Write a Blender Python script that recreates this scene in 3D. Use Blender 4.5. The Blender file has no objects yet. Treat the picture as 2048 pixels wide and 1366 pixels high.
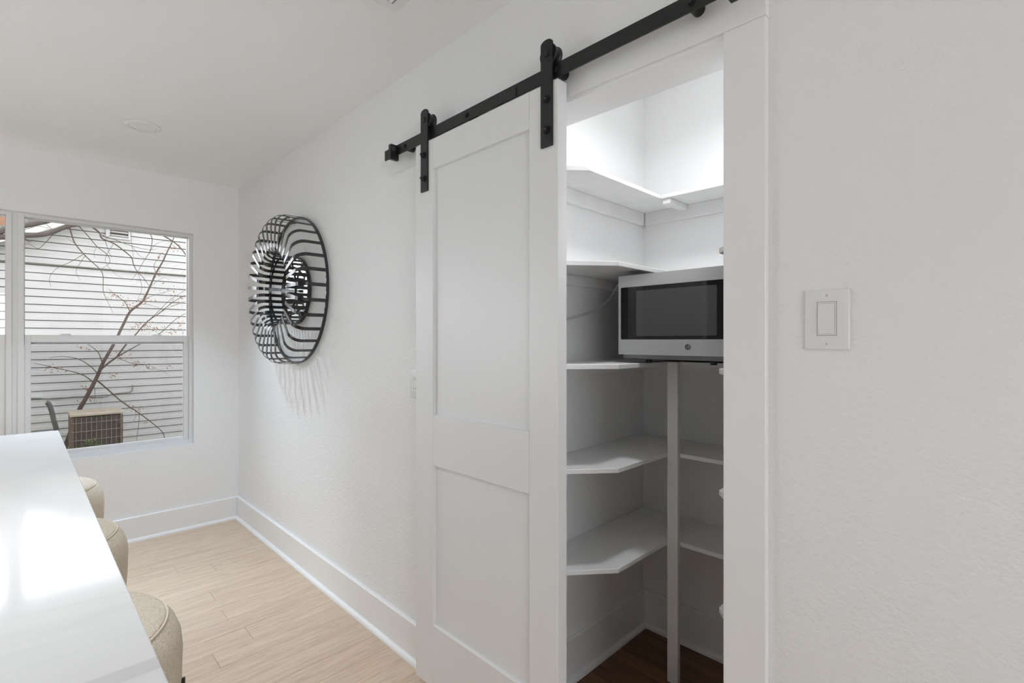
import bpy, bmesh, math, random
from mathutils import Vector, Matrix

random.seed(7)
sc = bpy.context.scene
COL = sc.collection

# ------------------------------------------------------------------ camera, world, lights, exposure
YAW = math.radians(44.7)
CAM_H = 1.317
F_PX = 996.0
cam_d = bpy.data.cameras.new('camera')
cam_d.sensor_width = 36.0
cam_d.lens = 36.0 * F_PX / 2048.0
cam_d.shift_y = -3.0 / 2048.0
cam_d.clip_start = 0.02
cam = bpy.data.objects.new('camera', cam_d)
cam.location = (0, 0, CAM_H)
cam.rotation_euler = (math.pi / 2, 0, -YAW)
COL.objects.link(cam)
sc.camera = cam

world = bpy.data.worlds.new('overcast_sky')
sc.world = world
world.use_nodes = True
bg = world.node_tree.nodes['Background']
bg.inputs[0].default_value = (0.925, 0.962, 1.0, 1)
bg.inputs[1].default_value = 3.15


def area_light(name, loc, rot, sx, sy, power, col=(1, 1, 1)):
    d = bpy.data.lights.new(name, 'AREA')
    d.shape = 'RECTANGLE'
    d.size, d.size_y = sx, sy
    d.energy = power
    d.color = col
    o = bpy.data.objects.new(name, d)
    o.location = loc
    o.rotation_euler = rot
    COL.objects.link(o)
    return o


# added area lights for daylight at two made-up unseen openings (wall_far and wall_back)
FILL_COL = (0.66, 0.84, 1.0)
area_light('added_fill_side', (-2.05, 4.42, 1.12), (-math.pi / 2, 0, 0), 1.7, 2.1, 8, FILL_COL)
area_light('added_fill_back', (-1.5, -4.4, 1.35), (math.pi / 2, 0, 0), 2.8, 1.7, 9, FILL_COL)

sc.view_settings.view_transform = 'Standard'
sc.view_settings.look = 'None'
sc.view_settings.gamma = 1.0
sc.view_settings.use_curve_mapping = False
sc.view_settings.exposure = 0.76
try:
    sc.cycles.use_denoising = True
    sc.cycles.caustics_reflective = False
    sc.cycles.max_bounces = 12
    sc.cycles.diffuse_bounces = 6
    sc.cycles.transparent_max_bounces = 24
    sc.cycles.sample_clamp_indirect = 6.0
except Exception:
    pass

# ------------------------------------------------------------------ measuring helper: a sight line met with a wall plane
SY, CY = math.sin(YAW), math.cos(YAW)


def at(u, v, axis, val):
    q = u - 1024.0
    d = Vector((SY * F_PX + CY * q, CY * F_PX - SY * q, 680.0 - v))
    o = Vector((0, 0, CAM_H))
    t = (val - o[axis]) / d[axis]
    return o + d * t


# ------------------------------------------------------------------ materials
MATS = {}


def mat(name, color, rough=0.5, metal=0.0, bump=None, vary=None, spec=0.5, coat=0.0):
    """bump=(scale, strength, distance, detail)  vary=(scale, amount)"""
    if name in MATS:
        return MATS[name]
    m = bpy.data.materials.new(name)
    m.use_nodes = True
    nt = m.node_tree
    b = nt.nodes['Principled BSDF']
    b.inputs['Base Color'].default_value = (*color, 1)
    b.inputs['Roughness'].default_value = rough
    b.inputs['Metallic'].default_value = metal
    b.inputs['Specular IOR Level'].default_value = spec
    b.inputs['Coat Weight'].default_value = coat
    geo = None
    if bump or vary:
        geo = nt.nodes.new('ShaderNodeNewGeometry')
    if bump:
        n = nt.nodes.new('ShaderNodeTexNoise')
        n.inputs['Scale'].default_value = bump[0]
        n.inputs['Detail'].default_value = bump[3] if len(bump) > 3 else 2
        nt.links.new(geo.outputs['Position'], n.inputs['Vector'])
        bp = nt.nodes.new('ShaderNodeBump')
        bp.inputs['Strength'].default_value = bump[1]
        bp.inputs['Distance'].default_value = bump[2]
        nt.links.new(n.outputs['Fac'], bp.inputs['Height'])
        nt.links.new(bp.outputs['Normal'], b.inputs['Normal'])
    if vary:
        n = nt.nodes.new('ShaderNodeTexNoise')
        n.inputs['Scale'].default_value = vary[0]
        n.inputs['Detail'].default_value = 4
        nt.links.new(geo.outputs['Position'], n.inputs['Vector'])
        r = nt.nodes.new('ShaderNodeMapRange')
        r.inputs[1].default_value = 0.3
        r.inputs[2].default_value = 0.7
        r.inputs[3].default_value = 1 - vary[1]
        r.inputs[4].default_value = 1 + vary[1] * 0.5
        nt.links.new(n.outputs['Fac'], r.inputs[0])
        mx = nt.nodes.new('ShaderNodeMix')
        mx.data_type = 'RGBA'
        mx.blend_type = 'MULTIPLY'
        mx.inputs[0].default_value = 1
        mx.inputs[6].default_value = (*color, 1)
        nt.links.new(r.outputs[0], mx.inputs[7])
        nt.links.new(mx.outputs[2], b.inputs['Base Color'])
    MATS[name] = m
    return m


def wood_plank(name, c_lo, c_hi, axis, rough, grain=(3.2, 40.0), spread=0.35):
    """plank wood: grain along the given world axis, each plank its own tone"""
    m = bpy.data.materials.new(name)
    m.use_nodes = True
    nt = m.node_tree
    N, L = nt.nodes.new, nt.links.new
    b = nt.nodes['Principled BSDF']
    b.inputs['Roughness'].default_value = rough
    geo = N('ShaderNodeNewGeometry')
    info = N('ShaderNodeObjectInfo')
    off = N('ShaderNodeVectorMath')
    off.operation = 'MULTIPLY_ADD'
    comb = N('ShaderNodeCombineXYZ')
    for k in range(3):
        L(info.outputs['Random'], comb.inputs[k])
    L(comb.outputs[0], off.inputs[0])
    off.inputs[1].default_value = (37, 53, 11)
    L(geo.outputs['Position'], off.inputs[2])
    mp = N('ShaderNodeMapping')
    s = [grain[1]] * 3
    s[axis] = grain[0]
    mp.inputs['Scale'].default_value = s
    L(off.outputs[0], mp.inputs['Vector'])
    n1 = N('ShaderNodeTexNoise')
    n1.inputs['Scale'].default_value = 1.0
    n1.inputs['Detail'].default_value = 6
    n1.inputs['Distortion'].default_value = 1.1
    L(mp.outputs[0], n1.inputs['Vector'])
    mp2 = N('ShaderNodeMapping')
    s2 = [grain[1] * 4.5] * 3
    s2[axis] = grain[0] * 3
    mp2.inputs['Scale'].default_value = s2
    L(off.outputs[0], mp2.inputs['Vector'])
    n2 = N('ShaderNodeTexNoise')
    n2.inputs['Scale'].default_value = 1.0
    n2.inputs['Detail'].default_value = 3
    L(mp2.outputs[0], n2.inputs['Vector'])
    mapr = N('ShaderNodeMapRange')
    mapr.inputs[1].default_value = 0.32
    mapr.inputs[2].default_value = 0.68
    L(n1.outputs['Fac'], mapr.inputs[0])
    a = N('ShaderNodeMath')
    a.operation = 'MULTIPLY_ADD'
    L(info.outputs['Random'], a.inputs[0])
    a.inputs[1].default_value = spread
    L(mapr.outputs[0], a.inputs[2])
    a2 = N('ShaderNodeMath')
    a2.operation = 'MULTIPLY'
    a2.inputs[1].default_value = 1.0 / (1.0 + spread)
    L(a.outputs[0], a2.inputs[0])
    mx = N('ShaderNodeMix')
    mx.data_type = 'RGBA'
    mx.inputs[6].default_value = (*c_lo, 1)
    mx.inputs[7].default_value = (*c_hi, 1)
    L(a2.outputs[0], mx.inputs[0])
    pores = N('ShaderNodeMapRange')
    pores.inputs[1].default_value = 0.33
    pores.inputs[2].default_value = 0.46
    pores.inputs[3].default_value = 0.78
    pores.inputs[4].default_value = 1.0
    L(n2.outputs['Fac'], pores.inputs[0])
    mul = N('ShaderNodeMix')
    mul.data_type = 'RGBA'
    mul.blend_type = 'MULTIPLY'
    mul.inputs[0].default_value = 1
    L(mx.outputs[2], mul.inputs[6])
    L(pores.outputs[0], mul.inputs[7])
    L(mul.outputs[2], b.inputs['Base Color'])
    bp = N('ShaderNodeBump')
    bp.inputs['Strength'].default_value = 0.12
    bp.inputs['Distance'].default_value = 0.001
    L(n2.outputs['Fac'], bp.inputs['Height'])
    L(bp.outputs['Normal'], b.inputs['Normal'])
    return m


def glass_mat(name, tint=(1, 1, 1), rough=0.0):
    """thin window pane: clear with a Fresnel reflection"""
    m = bpy.data.materials.new(name)
    m.use_nodes = True
    nt = m.node_tree
    nt.nodes.clear()
    out = nt.nodes.new('ShaderNodeOutputMaterial')
    mix = nt.nodes.new('ShaderNodeMixShader')
    tr = nt.nodes.new('ShaderNodeBsdfTransparent')
    tr.inputs[0].default_value = (*tint, 1)
    gl = nt.nodes.new('ShaderNodeBsdfGlossy')
    gl.inputs['Roughness'].default_value = rough
    fr = nt.nodes.new('ShaderNodeFresnel')
    fr.inputs[0].default_value = 1.45
    nt.links.new(fr.outputs[0], mix.inputs[0])
    nt.links.new(tr.outputs[0], mix.inputs[1])
    nt.links.new(gl.outputs[0], mix.inputs[2])
    nt.links.new(mix.outputs[0], out.inputs[0])
    return m


def screen_mat(name):
    """fine insect mesh: mostly open, thin grey threads"""
    m = bpy.data.materials.new(name)
    m.use_nodes = True
    nt = m.node_tree
    nt.nodes.clear()
    out = nt.nodes.new('ShaderNodeOutputMaterial')
    mix = nt.nodes.new('ShaderNodeMixShader')
    mix.inputs[0].default_value = 0.20
    tr = nt.nodes.new('ShaderNodeBsdfTransparent')
    df = nt.nodes.new('ShaderNodeBsdfDiffuse')
    df.inputs[0].default_value = (0.03, 0.03, 0.032, 1)
    nt.links.new(tr.outputs[0], mix.inputs[1])
    nt.links.new(df.outputs[0], mix.inputs[2])
    nt.links.new(mix.outputs[0], out.inputs[0])
    return m


def quartz_mat():
    m = bpy.data.materials.new('white_quartz')
    m.use_nodes = True
    nt = m.node_tree
    N, L = nt.nodes.new, nt.links.new
    b = nt.nodes['Principled BSDF']
    b.inputs['Roughness'].default_value = 0.09
    b.inputs['IOR'].default_value = 1.55
    geo = N('ShaderNodeNewGeometry')
    n = N('ShaderNodeTexNoise')
    n.inputs['Scale'].default_value = 1.5
    n.inputs['Detail'].default_value = 5
    n.inputs['Distortion'].default_value = 0.6
    mp = N('ShaderNodeMapping')
    mp.inputs['Scale'].default_value = (0.5, 1.6, 1)
    L(geo.outputs['Position'], mp.inputs['Vector'])
    L(mp.outputs[0], n.inputs['Vector'])
    # thin veins where the noise crosses its middle value
    sub = N('ShaderNodeMath')
    sub.operation = 'SUBTRACT'
    sub.inputs[1].default_value = 0.5
    L(n.outputs['Fac'], sub.inputs[0])
    ab = N('ShaderNodeMath')
    ab.operation = 'ABSOLUTE'
    L(sub.outputs[0], ab.inputs[0])
    r = N('ShaderNodeMapRange')
    r.inputs[1].default_value = 0.0
    r.inputs[2].default_value = 0.012
    r.inputs[3].default_value = 0.965
    r.inputs[4].default_value = 1.0
    L(ab.outputs[0], r.inputs[0])
    # one broad straight grey band crossing the slab near its end
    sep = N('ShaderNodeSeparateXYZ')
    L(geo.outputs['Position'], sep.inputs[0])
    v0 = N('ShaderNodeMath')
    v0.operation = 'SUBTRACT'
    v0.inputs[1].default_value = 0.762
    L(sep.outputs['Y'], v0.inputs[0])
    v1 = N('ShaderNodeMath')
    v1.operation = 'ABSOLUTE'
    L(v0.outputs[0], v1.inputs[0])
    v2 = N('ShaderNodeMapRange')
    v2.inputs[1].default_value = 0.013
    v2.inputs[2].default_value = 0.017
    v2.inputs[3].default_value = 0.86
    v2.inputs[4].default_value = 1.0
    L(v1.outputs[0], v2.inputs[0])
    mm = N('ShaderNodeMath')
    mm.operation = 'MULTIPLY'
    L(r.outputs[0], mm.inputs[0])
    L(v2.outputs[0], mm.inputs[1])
    mx = N('ShaderNodeMix')
    mx.data_type = 'RGBA'
    mx.blend_type = 'MULTIPLY'
    mx.inputs[0].default_value = 1
    mx.inputs[6].default_value = (0.76, 0.76, 0.76, 1)
    L(mm.outputs[0], mx.inputs[7])
    L(mx.outputs[2], b.inputs['Base Color'])
    return m


def brushed_steel():
    m = bpy.data.materials.new('brushed_steel')
    m.use_nodes = True
    nt = m.node_tree
    N, L = nt.nodes.new, nt.links.new
    b = nt.nodes['Principled BSDF']
    b.inputs['Base Color'].default_value = (0.74, 0.74, 0.74, 1)
    b.inputs['Metallic'].default_value = 1.0
    b.inputs['Roughness'].default_value = 0.28
    b.inputs['Anisotropic'].default_value = 0.5
    geo = N('ShaderNodeNewGeometry')
    mp = N('ShaderNodeMapping')
    mp.inputs['Scale'].default_value = (900, 6, 900)
    L(geo.outputs['Position'], mp.inputs['Vector'])
    n = N('ShaderNodeTexNoise')
    n.inputs['Scale'].default_value = 1
    L(mp.outputs[0], n.inputs['Vector'])
    bp = N('ShaderNodeBump')
    bp.inputs['Strength'].default_value = 0.05
    bp.inputs['Distance'].default_value = 0.0005
    L(n.outputs['Fac'], bp.inputs['Height'])
    L(bp.outputs['Normal'], b.inputs['Normal'])
    return m


def mesh_window_mat():
    """microwave window: dark glass over a fine perforated plate (thin vertical lines)"""
    m = bpy.data.materials.new('microwave_screen_glass')
    m.use_nodes = True
    nt = m.node_tree
    N, L = nt.nodes.new, nt.links.new
    b = nt.nodes['Principled BSDF']
    b.inputs['Roughness'].default_value = 0.06
    geo = N('ShaderNodeNewGeometry')
    w = N('ShaderNodeTexWave')
    w.bands_direction = 'Y'
    w.inputs['Scale'].default_value = 110
    L(geo.outputs['Position'], w.inputs['Vector'])
    mx = N('ShaderNodeMix')
    mx.data_type = 'RGBA'
    mx.inputs[6].default_value = (0.075, 0.075, 0.076, 1)
    mx.inputs[7].default_value = (0.12, 0.12, 0.121, 1)
    L(w.outputs['Fac'], mx.inputs[0])
    L(mx.outputs[2], b.inputs['Base Color'])
    return m


WALL = mat('wall_paint', (0.87, 0.87, 0.87), 0.55, bump=(85, 0.45, 0.006, 3), spec=0.35)
CEIL = mat('ceiling_paint', (0.90, 0.90, 0.90), 0.85, bump=(100, 0.4, 0.005, 2), spec=0.2)
PANTRY = mat('pantry_paint', (0.84, 0.84, 0.84), 0.65, bump=(120, 0.12, 0.003, 2), spec=0.3)
TRIM = mat('white_trim_paint', (0.87, 0.87, 0.87), 0.32, bump=(30, 0.03, 0.002, 2))
DOORP = mat('door_paint', (0.81, 0.81, 0.81), 0.38, bump=(35, 0.03, 0.002, 2))
SHELF = mat('shelf_paint', (0.84, 0.84, 0.84), 0.42, bump=(28, 0.05, 0.002, 3), vary=(9, 0.05))
BLACK = mat('black_steel', (0.012, 0.012, 0.012), 0.42, 0.0, bump=(160, 0.06, 0.001, 2), spec=0.45)
BLACKART = mat('black_enamel', (0.012, 0.012, 0.012), 0.16, 0.0, spec=0.8)
WHITEPL = mat('white_plastic', (0.83, 0.83, 0.83), 0.25)
DARKSLOT = mat('dark_slot', (0.05, 0.05, 0.05), 0.6)
VINYL = mat('window_vinyl', (0.80, 0.80, 0.80), 0.35)
GLASS = glass_mat('window_glass')
SCREEN = screen_mat('insect_screen')
QUARTZ = quartz_mat()
STEEL = brushed_steel()
MWIN = mesh_window_mat()
BLKGLASS = mat('black_glass', (0.012, 0.012, 0.012), 0.05)
BLKPLAST = mat('black_plastic', (0.02, 0.02, 0.02), 0.45)
OAK = wood_plank('pale_oak', (0.585, 0.44, 0.32), (0.72, 0.575, 0.44), 0, 0.42)
DARKWOOD = wood_plank('old_pine_floor', (0.085, 0.035, 0.014), (0.20, 0.095, 0.04), 1, 0.45, spread=0.6)
FABRIC = mat('beige_boucle', (0.75, 0.655, 0.535), 0.95, bump=(260, 0.8, 0.005, 3), vary=(200, 0.16), spec=0.1)
PIPING = mat('beige_piping', (0.78, 0.70, 0.60), 0.9, bump=(600, 0.3, 0.002, 2), spec=0.1)
LEGWOOD = mat('dark_walnut', (0.02, 0.013, 0.009), 0.4, bump=(60, 0.1, 0.001))
MIRROR = mat('mirror', (0.9, 0.9, 0.9), 0.02, 1.0)
CABINET = mat('island_cabinet_paint', (0.76, 0.76, 0.76), 0.45)
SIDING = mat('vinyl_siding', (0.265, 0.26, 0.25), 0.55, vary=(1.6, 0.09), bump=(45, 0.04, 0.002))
GAPSHADE = mat('gap_shade', (0.03, 0.022, 0.017), 0.9)  # near-black backing colour standing in for the lap shadows of the siding
ROOFM = mat('roof_shingle', (0.13, 0.12, 0.11), 0.95, bump=(60, 0.5, 0.01, 3), vary=(30, 0.3))
RAKE = mat('weathered_rake_board', (0.34, 0.325, 0.305), 0.8, vary=(14, 0.3))
BARK = mat('bark', (0.04, 0.031, 0.024), 0.9, bump=(70, 0.6, 0.01, 4), vary=(25, 0.35))
TWIG = mat('sapling_bark', (0.042, 0.025, 0.018), 0.85, vary=(20, 0.3))
LEAF = mat('dry_leaf', (0.15, 0.058, 0.026), 0.8, vary=(40, 0.45))
GREEN = mat('weed_leaf', (0.055, 0.085, 0.02), 0.7, vary=(30, 0.5))
GROUND = mat('yard_soil', (0.16, 0.15, 0.09), 1.0, bump=(25, 0.6, 0.03, 4), vary=(6, 0.4))
ACLID = mat('condenser_lid', (0.23, 0.195, 0.15), 0.6, vary=(18, 0.2))
ACBODY = mat('condenser_fins', (0.028, 0.02, 0.015), 0.8, vary=(35, 0.4))
ACWIRE = mat('condenser_guard', (0.10, 0.082, 0.062), 0.6)
ACRUST = mat('condenser_side', (0.06, 0.038, 0.024), 0.8, vary=(20, 0.4))
CABLE = mat('grey_cable', (0.09, 0.083, 0.07), 0.7)
HOSE = mat('dark_hose', (0.03, 0.031, 0.03), 0.6)
CORDM = mat('grey_cord', (0.58, 0.58, 0.58), 0.5)
BRICK = mat('orange_brick', (0.20, 0.105, 0.06), 0.9, vary=(20, 0.3))
EMBLEM_S = mat('emblem_silver', (0.6, 0.6, 0.6), 0.3, 1.0)
LENS = mat('lamp_lens', (0.86, 0.86, 0.86), 0.4)

# ------------------------------------------------------------------ mesh helpers
WORLD = {}


def origin_of(o):
    return WORLD.get(o.name, Vector((0, 0, 0))) if o else Vector((0, 0, 0))


def tag(o, label=None, cat=None, group=None, kind=None):
    if label:
        o['label'] = label
    if cat:
        o['category'] = cat
    if group:
        o['group'] = group
    if kind:
        o['kind'] = kind
    return o


def obj(name, bm, m, parent=None, smooth=False, label=None, cat=None, group=None, kind=None, org=None):
    """link a bmesh given in world coordinates as one object, origin at its base"""
    me = bpy.data.meshes.new(name)
    vs = [v.co for v in bm.verts]
    lo = Vector((min(v.x for v in vs), min(v.y for v in vs), min(v.z for v in vs)))
    hi = Vector((max(v.x for v in vs), max(v.y for v in vs), max(v.z for v in vs)))
    if org is None:
        org = Vector(((lo.x + hi.x) / 2, (lo.y + hi.y) / 2, lo.z))
    org = Vector(org)
    for v in bm.verts:
        v.co -= org
    if smooth:
        for f in bm.faces:
            f.smooth = True
    bm.normal_update()
    bm.to_mesh(me)
    bm.free()
    me.materials.append(m)
    if smooth:
        try:
            me.set_sharp_from_angle(angle=math.radians(40))
        except Exception:
            pass
    o = bpy.data.objects.new(name, me)
    COL.objects.link(o)
    if parent:
        o.parent = parent
    o.location = org - origin_of(parent)
    WORLD[o.name] = org
    return tag(o, label, cat, group, kind)


def thing(name, loc, label, cat=None, group=None, kind=None):
    o = bpy.data.objects.new(name, None)
    o.empty_display_size = 0.1
    COL.objects.link(o)
    o.location = loc
    WORLD[o.name] = Vector(loc)
    return tag(o, label, cat, group, kind)


def dup_part(src, parent, off):
    """copy of a part sharing its mesh, moved by off"""
    o = src.copy()
    COL.objects.link(o)
    o.parent = parent
    o.location = Vector(src.location) + Vector(off)
    WORLD[o.name] = origin_of(parent) + Vector(o.location)
    return o


def B():
    return bmesh.new()


def box(bm, x0, x1, y0, y1, z0, z1, bev=0.0, seg=1):
    x0, x1 = min(x0, x1), max(x0, x1)
    y0, y1 = min(y0, y1), max(y0, y1)
    z0, z1 = min(z0, z1), max(z0, z1)
    vs = [bm.verts.new((x, y, z)) for x in (x0, x1) for y in (y0, y1) for z in (z0, z1)]
    fs = [(0, 1, 3, 2), (4, 6, 7, 5), (0, 4, 5, 1), (2, 3, 7, 6), (0, 2, 6, 4), (1, 5, 7, 3)]
    faces = [bm.faces.new([vs[i] for i in f]) for f in fs]
    if bev > 0:
        es = list({e for f in faces for e in f.edges})
        bmesh.ops.bevel(bm, geom=es, offset=bev, segments=seg, affect='EDGES', profile=0.5)
    return bm


def bx(*a, **k):
    return box(B(), *a, **k)


def prism(bm, pts, axis, a, b):
    """extrude a polygon (2-D points in the other two axes, in order) along axis from a to b"""
    def mk(p, h):
        if axis == 0:
            return (h, p[0], p[1])
        if axis == 1:
            return (p[0], h, p[1])
        return (p[0], p[1], h)
    lo = [bm.verts.new(mk(p, a)) for p in pts]
    hi = [bm.verts.new(mk(p, b)) for p in pts]
    n = len(pts)
    bm.faces.new(lo)
    bm.faces.new(list(reversed(hi)))
    for i in range(n):
        bm.faces.new((lo[i], hi[i], hi[(i + 1) % n], lo[(i + 1) % n]))
    bmesh.ops.recalc_face_normals(bm, faces=bm.faces)
    return bm


def cyl(bm, c0, c1, r0, r1=None, seg=24):
    r1 = r0 if r1 is None else r1
    c0, c1 = Vector(c0), Vector(c1)
    d = (c1 - c0).normalized()
    up = Vector((0, 0, 1)) if abs(d.z) < 0.9 else Vector((1, 0, 0))
    e1 = d.cross(up).normalized()
    e2 = d.cross(e1)
    a = [bm.verts.new(c0 + (e1 * math.cos(t) + e2 * math.sin(t)) * r0) for t in [2 * math.pi * k / seg for k in range(seg)]]
    b = [bm.verts.new(c1 + (e1 * math.cos(t) + e2 * math.sin(t)) * r1) for t in [2 * math.pi * k / seg for k in range(seg)]]
    bm.faces.new(a)
    bm.faces.new(list(reversed(b)))
    for i in range(seg):
        bm.faces.new((a[i], a[(i + 1) % seg], b[(i + 1) % seg], b[i]))
    bmesh.ops.recalc_face_normals(bm, faces=bm.faces)
    return bm


def tube(bm, pts, radii, seg=7):
    pts = [Vector(p) for p in pts]
    if not hasattr(radii, '__len__'):
        radii = [radii] * len(pts)
    rings = []
    prev = None
    for i, p in enumerate(pts):
        d = (pts[min(i + 1, len(pts) - 1)] - pts[max(i - 1, 0)]).normalized()
        if prev is None:
            up = Vector((0, 0, 1)) if abs(d.z) < 0.9 else Vector((1, 0, 0))
            e1 = d.cross(up).normalized()
        else:
            e1 = (prev - d * prev.dot(d)).normalized()
        prev = e1
        e2 = d.cross(e1)
        rings.append([bm.verts.new(p + (e1 * math.cos(2 * math.pi * k / seg) + e2 * math.sin(2 * math.pi * k / seg)) * radii[i]) for k in range(seg)])
    for a, b in zip(rings, rings[1:]):
        for k in range(seg):
            bm.faces.new((a[k], a[(k + 1) % seg], b[(k + 1) % seg], b[k]))
    bm.faces.new(list(reversed(rings[0])))
    bm.faces.new(rings[-1])
    bmesh.ops.recalc_face_normals(bm, faces=bm.faces)
    return bm


def smooth_path(pts, n=4):
    """Catmull-Rom through the points"""
    P = [Vector(p) for p in pts]
    P = [P[0] * 2 - P[1]] + P + [P[-1] * 2 - P[-2]]
    out = []
    for i in range(1, len(P) - 2):
        for k in range(n):
            t = k / n
            a, b, c, d = P[i - 1], P[i], P[i + 1], P[i + 2]
            out.append(0.5 * ((2 * b) + (c - a) * t + (2 * a - 5 * b + 4 * c - d) * t * t + (3 * b - a - 3 * c + d) * t ** 3))
    out.append(P[-2])
    return out


def lathe(bm, prof, c, seg=48):
    """profile of (r, z) revolved about the vertical through c"""
    rings = []
    for r, z in prof:
        if r < 1e-5:
            rings.append([bm.verts.new((c[0], c[1], z))])
        else:
            rings.append([bm.verts.new((c[0] + r * math.cos(2 * math.pi * k / seg), c[1] + r * math.sin(2 * math.pi * k / seg), z)) for k in range(seg)])
    for a, b in zip(rings, rings[1:]):
        for k in range(seg):
            k2 = (k + 1) % seg
            if len(a) == 1 and len(b) > 1:
                bm.faces.new((a[0], b[k], b[k2]))
            elif len(b) == 1 and len(a) > 1:
                bm.faces.new((a[k], a[k2], b[0]))
            elif len(a) > 1:
                bm.faces.new((a[k], a[k2], b[k2], b[k]))
    bmesh.ops.recalc_face_normals(bm, faces=bm.faces)
    return bm


def holed(bm, axis, p0, p1, ur, vr, holes):
    """wall slab between axis=p0 and axis=p1 spanning ur x vr (z) with rectangular holes (u0,u1,v0,v1)"""
    us = sorted({ur[0], ur[1], *[h[0] for h in holes], *[h[1] for h in holes]})
    vs = sorted({vr[0], vr[1], *[h[2] for h in holes], *[h[3] for h in holes]})

    def solid(i, j):
        if i < 0 or j < 0 or i >= len(us) - 1 or j >= len(vs) - 1:
            return False
        u, v = (us[i] + us[i + 1]) / 2, (vs[j] + vs[j + 1]) / 2
        return not any(h[0] < u < h[1] and h[2] < v < h[3] for h in holes)
    cache = {}

    def V(k, i, j):
        if (k, i, j) not in cache:
            p = (p0, p1)[k]
            cache[(k, i, j)] = bm.verts.new((p, us[i], vs[j]) if axis == 0 else (us[i], p, vs[j]))
        return cache[(k, i, j)]
    for i in range(len(us) - 1):
        for j in range(len(vs) - 1):
            if not solid(i, j):
                continue
            bm.faces.new((V(0, i, j), V(0, i + 1, j), V(0, i + 1, j + 1), V(0, i, j + 1)))
            bm.faces.new((V(1, i, j), V(1, i, j + 1), V(1, i + 1, j + 1), V(1, i + 1, j)))
            if not solid(i - 1, j):
                bm.faces.new((V(0, i, j), V(0, i, j + 1), V(1, i, j + 1), V(1, i, j)))
            if not solid(i + 1, j):
                bm.faces.new((V(0, i + 1, j), V(1, i + 1, j), V(1, i + 1, j + 1), V(0, i + 1, j + 1)))
            if not solid(i, j - 1):
                bm.faces.new((V(0, i, j), V(1, i, j), V(1, i + 1, j), V(0, i + 1, j)))
            if not solid(i, j + 1):
                bm.faces.new((V(0, i, j + 1), V(0, i + 1, j + 1), V(1, i + 1, j + 1), V(1, i, j + 1)))
    bmesh.ops.recalc_face_normals(bm, faces=bm.faces)
    return bm


# ------------------------------------------------------------------ room shell
XW = 1.16        # pantry wall face
YW = 4.066       # window wall face
H = 2.44
XL, YB = -3.4, -4.2
PX0, PX1, PY0, PY1 = 1.275, 2.066, 0.30, 1.219       # pantry inside
OP0, OP1, OPZ = 0.456, 1.185, 2.035                 # opening in the wall
WX0, WX1, WZ0, WZ1 = -0.915, 0.873, 0.583, 2.065     # window hole

obj('wall_right', holed(B(), 0, XW, PX0, (YB - 0.15, YW + 0.16), (0, H), [(OP0, OP1, -1, OPZ)] and [(OP0, OP1, 0.0, OPZ)]), WALL,
    label='white orange-peel textured wall with the barn door and pantry opening', cat='wall', kind='structure')
obj('wall_far', holed(B(), 1, YW, YW + 0.16, (XL - 0.15, XW), (0, H), [(-2.9, -1.2, 0.0, 2.1), (WX0, WX1, WZ0, WZ1)]), WALL,  # the left opening is made up, added to let light in
    label='plain white wall around the double-hung windows and an added, unseen light opening', cat='wall', kind='structure')
obj('wall_left', bx(XL - 0.15, XL, YB - 0.15, YW, 0, H), mat('absorbing_charcoal', (0.16, 0.16, 0.165), 0.6, bump=(85, 0.45, 0.006, 3), spec=0.35),  # unseen wall; its charcoal colour is made up to absorb light
    label='unseen side wall beyond the island, made charcoal to absorb light', cat='wall', kind='structure')
obj('wall_back', holed(B(), 1, YB - 0.15, YB, (XL, XW), (0, H), [(-2.9, -0.1, 0.5, 2.15)]), mat('absorbing_grey', (0.34, 0.34, 0.345), 0.6, bump=(85, 0.45, 0.006, 3), spec=0.35),  # unseen wall; grey made up to absorb light, opening added for fill
    label='unseen wall behind the camera, made grey to absorb light, with an added light opening', cat='wall', kind='structure')
obj('ceiling', bx(XL - 0.15, XW, YB - 0.15, YW + 0.16, H, H + 0.12), CEIL,
    label='flat white lightly textured ceiling over the room', cat='ceiling', kind='structure')

# pantry shell
obj('wall_pantry_left', bx(PX0, PX1 + 0.1, PY1, PY1 + 0.1, 0, H), PANTRY,
    label='white left side wall inside the pantry, beside the microwave cord', cat='wall', kind='structure')
obj('wall_pantry_back', bx(PX1, PX1 + 0.1, PY0 - 0.1, PY1, 0, H), PANTRY,
    label='white back wall inside the pantry, behind the microwave', cat='wall', kind='structure')
obj('wall_pantry_right', bx(PX0, PX1, PY0 - 0.1, PY0, 0, H), PANTRY,
    label='white right side wall inside the pantry, behind the door casing', cat='wall', kind='structure')
obj('ceiling_pantry', bx(XW, PX1 + 0.1, PY0 - 0.1, PY1 + 0.1, H, H + 0.12), PANTRY,
    label='bright white ceiling inside the pantry', cat='ceiling', kind='structure')

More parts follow.
